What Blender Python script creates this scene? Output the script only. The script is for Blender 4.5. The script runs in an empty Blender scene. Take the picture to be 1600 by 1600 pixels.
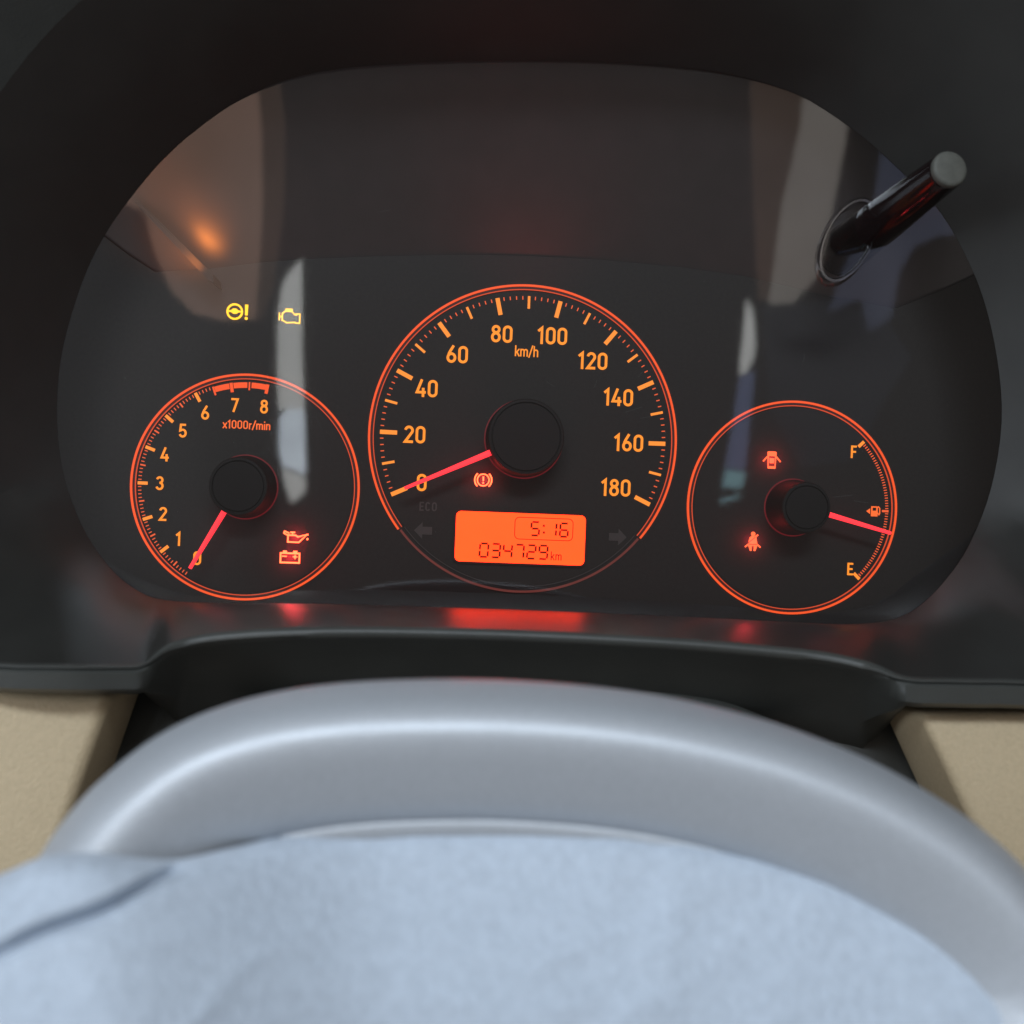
import bpy, bmesh, math, random
from mathutils import Vector, Matrix

random.seed(7)
S = bpy.context.scene
COL = S.collection
PI = math.pi
R = math.radians

# ------------------------------------------------------------------ camera
# the dial face is the plane Y = 0 (X right, Z up); the phone camera looks at
# it from about a third of a metre, a little from the left and slightly rolled
DIST = 0.34
YAW = R(3.3)
ROLL = R(2.2)
WIDTH = 0.333                       # metres of dial plane across the frame
cam_d = bpy.data.cameras.new('camera')
cam = bpy.data.objects.new('camera', cam_d)
COL.objects.link(cam)
fwd = Vector((math.sin(YAW), math.cos(YAW), 0))
CAM = -fwd * DIST
right0 = Vector((math.cos(YAW), -math.sin(YAW), 0))
up0 = Vector((0, 0, 1))
# dials look turned clockwise, so the camera is turned anticlockwise
right = right0 * math.cos(ROLL) + up0 * math.sin(ROLL)
up = -right0 * math.sin(ROLL) + up0 * math.cos(ROLL)
cam.matrix_world = Matrix((
    (right.x, up.x, -fwd.x, CAM.x),
    (right.y, up.y, -fwd.y, CAM.y),
    (right.z, up.z, -fwd.z, CAM.z),
    (0, 0, 0, 1)))
cam_d.sensor_fit = 'HORIZONTAL'
cam_d.sensor_width = 36
cam_d.lens = 36 * DIST / WIDTH
cam_d.clip_start = 0.01
cam_d.clip_end = 50
cam_d.dof.use_dof = True
cam_d.dof.focus_distance = DIST - 0.003
cam_d.dof.aperture_fstop = 12.0
S.camera = cam

# ------------------------------------------------------------------ world, lamps, exposure
W = bpy.data.worlds.new('World')
S.world = W
W.use_nodes = True
bg = W.node_tree.nodes['Background']
bg.inputs[0].default_value = (1.0, 0.94, 0.91, 1)
bg.inputs[1].default_value = 0.19

def area(name, loc, aim, sx, sy, power, col):
    l = bpy.data.lights.new(name, 'AREA')
    l.shape = 'RECTANGLE'
    l.size = sx
    l.size_y = sy
    l.energy = power
    l.color = col
    o = bpy.data.objects.new(name, l)
    COL.objects.link(o)
    o.location = loc
    d = Vector(aim) - Vector(loc)
    o.rotation_euler = d.to_track_quat('-Z', 'Y').to_euler()
    return o

# daylight through the car's windows, from above and behind the camera
area('roof_daylight', (-0.10, -0.36, 0.80), (0.0, -0.13, -0.08), 1.0, 0.22, 0.3, (0.76, 0.88, 1.0))
area('rear_daylight', (-0.16, -0.95, 0.67), (0.0, -0.10, -0.08), 1.0, 0.16, 8.6, (0.78, 0.89, 1.0))
area('side_daylight', (-0.95, -0.55, 0.10), (0.0, -0.14, -0.10), 0.5, 0.45, 4.0, (0.78, 0.88, 1.0))

S.view_settings.view_transform = 'Standard'
S.view_settings.look = 'None'
S.view_settings.exposure = 0
S.view_settings.gamma = 1
S.view_settings.use_curve_mapping = False
S.render.engine = 'CYCLES'
S.cycles.use_denoising = True
S.cycles.max_bounces = 8
S.cycles.transparent_max_bounces = 16
S.cycles.sample_clamp_indirect = 4

# ------------------------------------------------------------------ helpers
MPP = WIDTH / 1600.0                # metres per photograph pixel on the dial plane


def at(px, py, Y=0.0):
    """photograph pixel (1600 grid) -> world point on the plane of constant Y"""
    u = (px - 800) * MPP / DIST
    v = (800 - py) * MPP / DIST
    d = fwd + right * u + up * v
    t = (Y - CAM.y) / d.y
    return CAM + d * t


def xz(px, py, Y=0.0):
    p = at(px, py, Y)
    return (p.x, p.z)


def link(name, verts, faces, mat, parent=None, smooth=False):
    me = bpy.data.meshes.new(name)
    me.from_pydata([tuple(v) for v in verts], [], faces)
    me.validate()
    bm = bmesh.new()
    bm.from_mesh(me)
    bmesh.ops.recalc_face_normals(bm, faces=bm.faces)
    bm.to_mesh(me)
    bm.free()
    if smooth:
        for p in me.polygons:
            p.use_smooth = True
        me.set_sharp_from_angle(angle=R(48))
    me.materials.append(mat)
    o = bpy.data.objects.new(name, me)
    COL.objects.link(o)
    if parent is not None:
        o.parent = parent
    return o


def tag(o, label=None, cat=None, group=None, kind=None):
    if label:
        o['label'] = label
    if cat:
        o['category'] = cat
    if group:
        o['group'] = group
    if kind:
        o['kind'] = kind
    return o


def empty(name, loc=(0, 0, 0)):
    o = bpy.data.objects.new(name, None)
    o.empty_display_size = 0.02
    COL.objects.link(o)
    o.location = loc
    return o


class MB:
    """collects prisms standing on planes of constant Y"""
    def __init__(self):
        self.v = []
        self.f = []

    def poly(self, pts, y0, y1):
        """closed outline in (x, z), extruded from y0 (back) to y1 (front)"""
        n = len(pts)
        b = len(self.v)
        self.v += [(p[0], y0, p[1]) for p in pts] + [(p[0], y1, p[1]) for p in pts]
        self.f.append(list(range(b, b + n))[::-1])
        self.f.append(list(range(b + n, b + 2 * n)))
        for i in range(n):
            j = (i + 1) % n
            self.f.append((b + i, b + j, b + n + j, b + n + i))

    def stroke(self, pts, w, y0, y1, closed=False):
        """a line of constant width with mitred corners"""
        pts = [Vector(p) for p in pts]
        n = len(pts)
        L, Rr = [], []
        for i in range(n):
            if closed:
                a, b, c = pts[i - 1], pts[i], pts[(i + 1) % n]
            else:
                a, b, c = pts[max(i - 1, 0)], pts[i], pts[min(i + 1, n - 1)]
            d1 = (b - a)
            d2 = (c - b)
            if d1.length < 1e-9:
                d1 = d2
            if d2.length < 1e-9:
                d2 = d1
            d1 = d1.normalized()
            d2 = d2.normalized()
            n1 = Vector((-d1.y, d1.x))
            n2 = Vector((-d2.y, d2.x))
            m = n1 + n2
            if m.length < 1e-6:
                m = n1.copy()
            m.normalize()
            k = 1.0 / max(0.45, m.dot(n1))
            L.append(b + m * (w / 2 * k))
            Rr.append(b - m * (w / 2 * k))
        b0 = len(self.v)
        for p in L:
            self.v.append((p.x, y0, p.y))
        for p in Rr:
            self.v.append((p.x, y0, p.y))
        for p in L:
            self.v.append((p.x, y1, p.y))
        for p in Rr:
            self.v.append((p.x, y1, p.y))
        rng = range(n) if closed else range(n - 1)
        for i in rng:
            j = (i + 1) % n
            l0, l1, r0, r1 = b0 + i, b0 + j, b0 + n + i, b0 + n + j
            fl0, fl1, fr0, fr1 = l0 + 2 * n, l1 + 2 * n, r0 + 2 * n, r1 + 2 * n
            self.f += [(fl0, fl1, fr1, fr0), (l0, r0, r1, l1),
                       (l0, l1, fl1, fl0), (r0, fr0, fr1, r1)]
        if not closed:
            for i in (0, n - 1):
                self.f.append((b0 + i, b0 + n + i, b0 + 3 * n + i, b0 + 2 * n + i))

    def disc(self, cx, cz, r, y0, y1, n=28):
        self.poly([(cx + r * math.cos(2 * PI * i / n), cz + r * math.sin(2 * PI * i / n)) for i in range(n)], y0, y1)

    def arc(self, cx, cz, r0, r1, a0, a1, y0, y1, n=96):
        """flat ring sector between two radii, angles in degrees"""
        full = abs(a1 - a0) >= 359.9
        rm = (r0 + r1) / 2
        k = n if full else n + 1
        pts = [(cx + rm * math.cos(R(a0 + (a1 - a0) * i / n)), cz + rm * math.sin(R(a0 + (a1 - a0) * i / n))) for i in range(k)]
        self.stroke(pts, r1 - r0, y0, y1, closed=full)

    def build(self, name, mat, parent=None, smooth=False):
        return link(name, self.v, self.f, mat, parent, smooth)


# ------------------------------------------------------------------ materials
def srgb(r, g, b):
    def f(c):
        c /= 255.0
        return c / 12.92 if c <= 0.04045 else ((c + 0.055) / 1.055) ** 2.4
    return (f(r), f(g), f(b), 1)


def mat(name, col, rough=0.5, spec=0.5, metal=0.0, noise=0.0, nscale=60, bump=0.0, bscale=800, coat=0.0, coat_rough=0.1,
        rough_var=0.0, sheen=0.0):
    m = bpy.data.materials.new(name)
    m.use_nodes = True
    nt = m.node_tree
    p = nt.nodes['Principled BSDF']
    p.inputs['Base Color'].default_value = tuple(col[:3]) + (1,)
    p.inputs['Roughness'].default_value = rough
    p.inputs['Specular IOR Level'].default_value = spec
    p.inputs['Metallic'].default_value = metal
    p.inputs['Coat Weight'].default_value = coat
    p.inputs['Coat Roughness'].default_value = coat_rough
    p.inputs['Sheen Weight'].default_value = sheen
    tc = nt.nodes.new('ShaderNodeTexCoord')
    if noise:
        n = nt.nodes.new('ShaderNodeTexNoise')
        n.inputs['Scale'].default_value = nscale
        n.inputs['Detail'].default_value = 5
        nt.links.new(tc.outputs['Object'], n.inputs['Vector'])
        r = nt.nodes.new('ShaderNodeValToRGB')
        r.color_ramp.elements[0].position = 0.3
        r.color_ramp.elements[1].position = 0.7
        r.color_ramp.elements[0].color = tuple(c * (1 - noise) for c in col[:3]) + (1,)
        r.color_ramp.elements[1].color = tuple(min(1, c * (1 + noise)) for c in col[:3]) + (1,)
        nt.links.new(n.outputs['Fac'], r.inputs['Fac'])
        nt.links.new(r.outputs['Color'], p.inputs['Base Color'])
    if rough_var:
        n3 = nt.nodes.new('ShaderNodeTexNoise')
        n3.inputs['Scale'].default_value = 90
        n3.inputs['Detail'].default_value = 6
        nt.links.new(tc.outputs['Object'], n3.inputs['Vector'])
        mr = nt.nodes.new('ShaderNodeMapRange')
        mr.inputs['To Min'].default_value = rough - rough_var
        mr.inputs['To Max'].default_value = rough + rough_var
        nt.links.new(n3.outputs['Fac'], mr.inputs['Value'])
        nt.links.new(mr.outputs['Result'], p.inputs['Roughness'])
    if bump:
        n2 = nt.nodes.new('ShaderNodeTexNoise')
        n2.inputs['Scale'].default_value = bscale
        n2.inputs['Detail'].default_value = 3
        nt.links.new(tc.outputs['Object'], n2.inputs['Vector'])
        b = nt.nodes.new('ShaderNodeBump')
        b.inputs['Strength'].default_value = bump
        b.inputs['Distance'].default_value = 0.0005
        nt.links.new(n2.outputs['Fac'], b.inputs['Height'])
        nt.links.new(b.outputs['Normal'], p.inputs['Normal'])
    return m


def glow(name, col, strength=1.0, var=0.0, vscale=200, over=1.0):
    """backlit print: gives off light (over: how far its red outshines what the sensor can hold)"""
    col = (col[0] * over, col[1], col[2], 1)
    m = bpy.data.materials.new(name)
    m.use_nodes = True
    nt = m.node_tree
    p = nt.nodes['Principled BSDF']
    p.inputs['Base Color'].default_value = (0.02, 0.015, 0.012, 1)
    p.inputs['Roughness'].default_value = 0.6
    p.inputs['Emission Color'].default_value = col
    p.inputs['Emission Strength'].default_value = strength
    if var:
        tc = nt.nodes.new('ShaderNodeTexCoord')
        n = nt.nodes.new('ShaderNodeTexNoise')
        n.inputs['Scale'].default_value = vscale
        nt.links.new(tc.outputs['Object'], n.inputs['Vector'])
        mr = nt.nodes.new('ShaderNodeMapRange')
        mr.inputs['To Min'].default_value = strength * (1 - var)
        mr.inputs['To Max'].default_value = strength * (1 + var)
        nt.links.new(n.outputs['Fac'], mr.inputs['Value'])
        nt.links.new(mr.outputs['Result'], p.inputs['Emission Strength'])
    return m


M = {}
M['dial'] = mat('dial_black', (0.026, 0.0235, 0.0215), 0.62, 0.3, noise=0.12, nscale=900, bump=0.03, bscale=2500)
M['dial_disc'] = mat('dial_disc_black', (0.027, 0.024, 0.0215), 0.6, 0.3, noise=0.10, nscale=1200, bump=0.03, bscale=3000)
M['housing'] = mat('housing_charcoal', (0.036, 0.028, 0.028), 0.38, 0.8, noise=0.1, nscale=120)
M['shroud'] = mat('shroud_plastic', (0.024, 0.025, 0.022), 0.62, 0.4, noise=0.12, nscale=70, bump=0.16, bscale=1500, rough_var=0.05)
M['ledge'] = mat('ledge_plastic', (0.025, 0.0245, 0.022), 0.33, 0.5, noise=0.1, nscale=80)
M['lip'] = mat('lip_plastic', (0.052, 0.054, 0.049), 0.46, 0.5, noise=0.1, nscale=60, bump=0.15, bscale=1600)
M['column'] = mat('column_plastic', (0.045, 0.047, 0.042), 0.6, 0.4, noise=0.1, nscale=60, bump=0.15, bscale=1600)
M['hub'] = mat('hub_black', (0.013, 0.013, 0.0125), 0.68, 0.3, bump=0.05, bscale=2500)
M['print_dim'] = mat('unlit_print', (0.085, 0.080, 0.076), 0.6, 0.3)
M['ring_dim'] = glow('faint_ring', srgb(112, 48, 42), 0.75, 0.3, 60)  # faint emission painted in for the dim lower ring
M['ring'] = glow('ring_red_orange', srgb(255, 88, 30), 1.0, 0.14, 45, over=1.05)
M['ring_thin'] = glow('ring_thin_red', srgb(246, 84, 40), 0.8, over=1.0)
M['ring_gap'] = glow('ring_gap_red', srgb(110, 8, 4), 0.22)
M['num'] = glow('numeral_amber', srgb(255, 150, 36), 1.1, 0.10, 150, over=1.1)
M['numred'] = glow('legend_orange', srgb(255, 112, 44), 1.05, 0.12, 200, over=1.1)
M['tick'] = glow('tick_amber', srgb(255, 150, 48), 1.05, over=1.1)
M['tickred'] = glow('tick_orange', srgb(255, 104, 52), 0.9, over=1.1)
M['needle'] = glow('needle_red', srgb(255, 62, 74), 1.15, 0.06, 80, over=1.6)
M['halo'] = glow('hub_light_red', srgb(150, 22, 36), 0.38)
M['amber'] = glow('warning_amber', srgb(255, 194, 18), 1.7, over=1.0)
M['redlit'] = glow('warning_red', srgb(255, 172, 100), 1.4, over=4.0)
M['redsolid'] = glow('warning_red_orange', srgb(255, 120, 66), 1.2, over=1.5)
M['redfield'] = glow('warning_field_red', srgb(165, 10, 18), 0.45, over=1.0)
M['brakefield'] = glow('brake_field_red', srgb(96, 10, 10), 0.6)
M['lcd'] = glow('display_orange', srgb(255, 104, 24), 1.03, 0.10, 55, over=5.0)
M['seg'] = mat('segment_dark_red', srgb(128, 26, 16), 0.6, 0.1)
M['bezel'] = mat('display_bezel', (0.05, 0.012, 0.010), 0.5, 0.3)
M['stem'] = mat('stem_smoke', (0.010, 0.006, 0.006), 0.16, 0.6)
M['stem_tip'] = mat('stem_tip_grey', (0.085, 0.085, 0.072), 0.6, 0.4, noise=0.12, nscale=500)
M['wheel'] = mat('wheel_silver', (0.45, 0.475, 0.505), 0.41, 0.6, metal=0.25, noise=0.07, nscale=1800, bump=0.12, bscale=1800, rough_var=0.05)
M['beige'] = mat('beige_trim', (0.52, 0.41, 0.26), 0.6, 0.35, noise=0.05, nscale=900, bump=0.5, bscale=1200)
M['cloth'] = mat('pale_cloth', (0.49, 0.555, 0.635), 0.9, 0.15, noise=0.07, nscale=520, bump=0.8, bscale=900, sheen=0.2)
M['speck'] = mat('dust_grey', (0.55, 0.53, 0.5), 0.9, 0.1)


def lens_material(name='clear_lens', ior=1.6, rough=0.034):
    m = bpy.data.materials.new(name)
    m.use_nodes = True
    nt = m.node_tree
    for n in list(nt.nodes):
        if n.type != 'OUTPUT_MATERIAL':
            nt.nodes.remove(n)
    out = [n for n in nt.nodes if n.type == 'OUTPUT_MATERIAL'][0]
    tr = nt.nodes.new('ShaderNodeBsdfTransparent')
    tr.inputs[0].default_value = (0.97, 0.97, 0.97, 1)
    gl = nt.nodes.new('ShaderNodeBsdfGlossy')
    gl.inputs['Roughness'].default_value = rough
    fr = nt.nodes.new('ShaderNodeFresnel')
    fr.inputs['IOR'].default_value = ior
    mx = nt.nodes.new('ShaderNodeMixShader')
    nt.links.new(fr.outputs[0], mx.inputs[0])
    nt.links.new(tr.outputs[0], mx.inputs[1])
    nt.links.new(gl.outputs[0], mx.inputs[2])
    nt.links.new(mx.outputs[0], out.inputs['Surface'])
    return m


M['lens'] = lens_material()
# the cowl is smooth and satin along the ledge, grained above it
nt = M['ledge'].node_tree
tc = nt.nodes.new('ShaderNodeTexCoord')
sp = nt.nodes.new('ShaderNodeSeparateXYZ')
mr = nt.nodes.new('ShaderNodeMapRange')
mr.interpolation_type = 'SMOOTHSTEP'
mr.inputs['From Min'].default_value = 0.012
mr.inputs['From Max'].default_value = 0.06
mr.inputs['To Min'].default_value = 0.33
mr.inputs['To Max'].default_value = 0.62
nt.links.new(tc.outputs['Object'], sp.inputs[0])
nt.links.new(sp.outputs['Z'], mr.inputs['Value'])
nt.links.new(mr.outputs['Result'], nt.nodes['Principled BSDF'].inputs['Roughness'])

# ------------------------------------------------------------------ stroke lettering
def A(cx, cy, rx, ry, a0, a1, n=14):
    return [(cx + rx * math.cos(R(a0 + (a1 - a0) * i / n)), cy + ry * math.sin(R(a0 + (a1 - a0) * i / n))) for i in range(n + 1)]


# glyph: (advance, [(points, closed)])  - cap height 1
G = {}
G['0'] = (0.62, [(A(.27, .73, .19, .19, 0, 180)[:-1] + [(.08, .73)] + A(.27, .27, .19, .19, 180, 360)[:-1] + [(.46, .27)], True)])
G['1'] = (0.44, [([(.04, .74), (.235, .925), (.235, 0)], False)])
G['2'] = (0.61, [(A(.27, .72, .185, .20, 172, -38) + [(.085, .08), (.50, .08)], False)])
G['3'] = (0.61, [(A(.26, .725, .175, .195, 165, -90) + A(.26, .305, .195, .225, 90, -165), False)])
G['4'] = (0.62, [([(.31, 1.0), (.065, .27), (.53, .27)], False), ([(.39, .52), (.39, 0)], False)])
G['5'] = (0.61, [([(.46, .92), (.135, .92), (.10, .50)] + A(.265, .325, .195, .245, 128, -160), False)])
G['6'] = (0.61, [([(.37, 1.0), (.20, .68), (.115, .48)], False), (A(.27, .305, .19, .225, 0, 360, 28)[:-1], True)])
G['7'] = (0.58, [([(.04, .92), (.46, .92), (.20, 0)], False)])
G['8'] = (0.62, [(A(.27, .745, .165, .175, 0, 360, 24)[:-1], True), (A(.27, .305, .19, .225, 0, 360, 28)[:-1], True)])
G['9'] = (0.61, [([(.17, 0), (.34, .32), (.425, .52)], False), (A(.27, .695, .19, .225, 0, 360, 28)[:-1], True)])
G['k'] = (0.50, [([(.08, 0), (.08, 1)], False), ([(.42, .68), (.12, .30)], False), ([(.20, .40), (.44, 0)], False)])
G['m'] = (0.82, [([(.08, 0), (.08, .70)], False), ([(.08, .45)] + A(.235, .50, .145, .14, 160, 0) + [(.38, 0)], False),
                 ([(.38, .45)] + A(.535, .50, .145, .14, 160, 0) + [(.68, 0)], False)])
G['h'] = (0.54, [([(.08, 0), (.08, 1)], False), ([(.08, .44)] + A(.25, .48, .16, .16, 160, 0) + [(.41, 0)], False)])
G['n'] = (0.54, [([(.08, 0), (.08, .70)], False), ([(.08, .44)] + A(.25, .48, .16, .16, 160, 0) + [(.41, 0)], False)])
G['r'] = (0.36, [([(.08, 0), (.08, .70)], False), ([(.08, .40)] + A(.25, .45, .16, .18, 160, 75), False)])
G['i'] = (0.24, [([(.09, 0), (.09, .68)], False), ([(.09, .82), (.09, .98)], False)])
G['x'] = (0.50, [([(.03, 0), (.43, .68)], False), ([(.43, 0), (.03, .68)], False)])
G['/'] = (0.42, [([(.02, -.08), (.36, 1.05)], False)])
G['F'] = (0.52, [([(.09, 0), (.09, .92), (.47, .92)], False), ([(.09, .50), (.42, .50)], False)])
G['E'] = (0.54, [([(.48, .92), (.09, .92), (.09, .08), (.48, .08)], False), ([(.09, .50), (.44, .50)], False)])
G['C'] = (0.60, [(A(.27, .70, .19, .22, 20, 180) + A(.27, .30, .19, .22, 180, 340), False)])
G['O'] = (0.64, [(A(.28, .70, .20, .22, 0, 180)[:-1] + [(.08, .70)] + A(.28, .30, .20, .22, 180, 360)[:-1] + [(.48, .30)], True)])


def text(s, px, py, h_px, material, parent, name='numeral', weight=0.148, y0=0.0, y1=-0.0005, xs=1.0, track=0.0, local=(0, 0, 0), Yp=0.0):
    """lettering centred on a photograph pixel, upright in the cluster's own frame"""
    cx, cz = xz(px, py, Yp)
    h = h_px * MPP
    total = sum(G[c][0] + track for c in s) - 0.08 - track
    mb = MB()
    x = -total / 2
    for k, c in enumerate(s):
        adv, strokes = G[c]
        for j, (pts, closed) in enumerate(strokes):
            q = [(cx + (x + p[0]) * h * xs - local[0], cz + (p[1] - 0.5) * h - local[2]) for p in pts]
            e = 0.00002 * j
            mb.stroke(q, weight * h, y0 - local[1], y1 - e - local[1], closed)
        x += adv + track
    return mb.build(name, material, parent)


# ================================================================== dashboard surround (binnacle)
def catmull(P, sub, closed=False):
    out = []
    n = len(P)
    rng = range(n) if closed else range(n - 1)
    for i in rng:
        p0 = P[(i - 1) % n] if closed else P[max(i - 1, 0)]
        p1 = P[i]
        p2 = P[(i + 1) % n]
        p3 = P[(i + 2) % n] if closed else P[min(i + 2, n - 1)]
        for k in range(sub):
            t = k / sub
            out.append(tuple(0.5 * (2 * b + (c - a) * t + (2 * a - 5 * b + 4 * c - d) * t * t + (3 * b - a - 3 * c + d) * t ** 3)
                             for a, b, c, d in zip(p0, p1, p2, p3)))
    if not closed:
        out.append(tuple(P[-1]))
    return out


LENS_Y = -0.028
# opening px, py  ->  outer px, py, Y     (clockwise from the middle of the bottom edge)
TAB = [
    (820, 957, 820, 984, -0.08),
    (700, 953, 690, 980, -0.08),
    (600, 949, 575, 978, -0.08),
    (500, 946, 470, 979, -0.08),
    (420, 944, 385, 983, -0.08),
    (330, 942, 310, 991, -0.081),
    (280, 940, 262, 1006, -0.084),
    (240, 934, 224, 1034, -0.088),
    (212, 921, 180, 1037, -0.09),
    (183, 899, 90, 1037, -0.093),
    (152, 862, -30, 1030, -0.09),
    (125, 815, -130, 985, -0.085),
    (100, 745, -159, 847, -0.072),
    (89, 660, -174, 715, -0.072),
    (95, 560, -166, 560, -0.072),
    (120, 465, -132, 413, -0.072),
    (150, 392, -91, 300, -0.072),
    (190, 328, -37, 200, -0.072),
    (248, 256, 42, 89, -0.072),
    (312, 198, 129, -1, -0.072),
    (395, 145, 242, -83, -0.072),
    (500, 112, 385, -134, -0.072),
    (650, 98, 589, -156, -0.072),
    (820, 94, 820, -162, -0.072),
    (980, 98, 1038, -156, -0.072),
    (1120, 112, 1280, -134, -0.072),
    (1240, 145, 1464, -83, -0.072),
    (1330, 200, 1603, 2, -0.072),
    (1398, 258, 1707, 92, -0.072),
    (1462, 322, 1805, 191, -0.072),
    (1500, 382, 1863, 284, -0.072),
    (1535, 462, 1917, 408, -0.072),
    (1558, 560, 1952, 560, -0.072),
    (1565, 660, 1963, 715, -0.072),
    (1548, 765, 1937, 878, -0.072),
    (1515, 850, 1740, 990, -0.09),
    (1480, 903, 1660, 1056, -0.09),
    (1445, 940, 1560, 1060, -0.09),
    (1415, 960, 1480, 1059, -0.09),
    (1385, 970, 1415, 1056, -0.088),
    (1340, 975, 1360, 1034, -0.084),
    (1280, 975, 1290, 1018, -0.081),
    (1200, 972, 1200, 1008, -0.08),
    (1080, 967, 1085, 998, -0.08),
    (950, 962, 950, 990, -0.08),
]
LOOP = catmull(TAB, 4, True)
NL = len(LOOP)

hood = empty('binnacle_hood', (0, -0.06, -0.045))
tag(hood, 'black plastic binnacle hood surrounding the instrument cluster', 'dashboard hood')
HO = Vector(hood.location)


def ring_pt(row, t, bow=0.0):
    a = at(row[0], row[1], LENS_Y)
    b = at(row[2], row[3], row[4])
    p = a.lerp(b, t)
    return p


# inner slope split into the ledge below the dials and the surrounding cowl
def strip(name, rows, ts, material, closed=False, parent=hood, org=HO, fn=None, smooth=True):
    v, f = [], []
    n = len(rows)
    for t in ts:
        for r in rows:
            v.append((fn or ring_pt)(r, t) - org)
    for k in range(len(ts) - 1):
        for i in range(n if closed else n - 1):
            j = (i + 1) % n
            f.append((k * n + i, k * n + j, (k + 1) * n + j, (k + 1) * n + i))
    return link(name, v, f, material, parent, smooth)


def idx_of(i):
    return i * 4


ledge_rows = [LOOP[k % NL] for k in range(idx_of(38), NL + idx_of(9) + 1)]
cowl_rows = [LOOP[k] for k in range(idx_of(9) - 0, idx_of(38) + 1)]


def bowed(r, t):
    # the slope leaves the lens nearly level, then rolls over to the lip
    p = ring_pt(r, t)
    return p + Vector((0, 0, 0.0025 * math.sin(PI * t) * (1 if p.z < 0 else -1)))


def full_pt(r, t):
    return bowed(r, t)


TS = [0, .04, .12, .25, .4, .55, .7, .85, .95, 1.0]
strip('cowl', LOOP, TS, M['ledge'], closed=True, fn=full_pt)


def skirt_pt(r, t):
    # the hood's broad outer face, beyond the frame on most sides
    p = at(r[2], r[3], r[4])
    c_ = at(820, 560, r[4])
    return p + (p - c_) * (t * .8) + Vector((0, -.095 * t, 0))


skirt_rows = [LOOP[k] for k in range(idx_of(13), idx_of(34) + 1)]
strip('hood_face', skirt_rows, [0, .1, .5, 1], M['shroud'], fn=skirt_pt)

# lip along the front of the ledge: rounded bead, groove and front face
lip_rows = [LOOP[k % NL] for k in range(idx_of(35), NL + idx_of(12) + 1)]


def wing(r):
    """0 along the column cut-out, 1 on the wings either side of it"""
    x = r[2]
    if x < 820:
        t = (285 - x) / 60.0
    else:
        t = (x - 1345) / 70.0
    return max(0.0, min(1.0, t))


def lip_fn(r, t):
    w = wing(r)
    prof_w = [(0, 0, 0), (0, 1.5, -.0012), (0, 4, -.0022), (0, 7, -.0022), (0, 8.5, -.0012), (0, 10, -.0022), (0, 14, -.0030), (0, 40, -.0025), (0, 46, .001), (0, 48, .03)]
    prof_c = [(0, 0, 0), (0, 3, -.0015), (0, 8, -.0022), (0, 14, -.0022), (0, 19, -.0012), (0, 22, -.0002), (0, 30, .003), (0, 60, .010), (0, 100, .018), (0, 150, .03)]
    k = int(round(t * 9))
    a, b = prof_c[k], prof_w[k]
    dy = a[1] * (1 - w) + b[1] * w
    dY = a[2] * (1 - w) + b[2] * w
    return at(r[2], r[3] + dy, r[4] + dY)


strip('front_lip', lip_rows, [i / 9 for i in range(10)], M['lip'], fn=lip_fn)

# ================================================================== instrument cluster
cl = empty('instrument_cluster', (0, 0, -0.04))
tag(cl, 'lit instrument cluster with three orange-ringed dials behind a clear lens', 'instrument cluster')
CO = Vector(cl.location)


def shift(o):
    """meshes are authored in world space: move the data into the parent's frame"""
    p = o.parent
    off = Vector((0, 0, 0))
    while p is not None:
        off += p.location
        p = p.parent
    o.data.transform(Matrix.Translation(-off))
    return o


# dial plate, with a stepped top edge
top = [(60, 330), (150, 360), (200, 398), (242, 425), (330, 420), (400, 411), (475, 405), (600, 400), (720, 398), (820, 400), (940, 406), (1060, 417), (1165, 432),
       (1290, 462), (1400, 482), (1470, 455), (1530, 428), (1620, 400)]
plate_pts = [xz(*p) for p in top] + [xz(1680, 700), xz(1640, 1010), xz(820, 1000), xz(30, 985), xz(0, 700)]
mb = MB()
mb.poly(plate_pts, 0.004, 0.0)
plate = shift(mb.build('dial_plate', M['dial'], cl))
# housing roof: from the plate's top edge forward to the lens opening
roof_front = [(60, 250), (140, 255), (190, 235), (225, 215), (290, 160), (360, 115), (450, 85), (600, 72), (720, 68), (820, 66), (940, 68), (1060, 75), (1170, 92),
              (1290, 130), (1400, 200), (1470, 260), (1540, 330), (1620, 330)]
v, f = [], []
n = len(top)
for t in (0, .33, .66, 1.0):
    for a, b in zip(top, roof_front):
        p = at(*a, 0.001).lerp(at(*b, LENS_Y + 0.004), t)
        p.z += 0.004 * math.sin(PI * t)
        v.append(p)
for k in range(3):
    for i in range(n - 1):
        f.append((k * n + i, k * n + i + 1, (k + 1) * n + i + 1, (k + 1) * n + i))
shift(link('housing_roof', v, f, M['housing'], cl, True))


# ---- gauges
def gauge(name, label, cx_px, cy_px, r_px):
    c = at(cx_px, cy_px)
    mb = MB()
    mb.disc(c.x, c.z, (r_px - 10) * MPP, 0.0, -0.00025, 96)
    o = shift(mb.build(name, M['dial_disc'], cl))
    o['label'] = label
    return o, c


def child(mb, name, material, g, smooth=False):
    return shift(mb.build(name, material, g, smooth))


FRONT = -0.0004


def rings(g, c, r, a0=0, a1=360, thick=3.4, gap=7.4, thin=1.3):
    m = MB(); m.arc(c.x, c.z, (r - thick) * MPP, r * MPP, a0, a1, 0, FRONT, 160); child(m, 'outer_ring', M['ring'], g)
    m = MB(); m.arc(c.x, c.z, (r - gap - thin) * MPP, (r - gap) * MPP, a0, a1, 0, FRONT, 160); child(m, 'inner_ring', M['ring_thin'], g)
    m = MB(); m.arc(c.x, c.z, (r - gap) * MPP, (r - thick) * MPP, a0, a1, 0, -0.0002, 160); child(m, 'ring_channel', M['ring_gap'], g)


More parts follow.
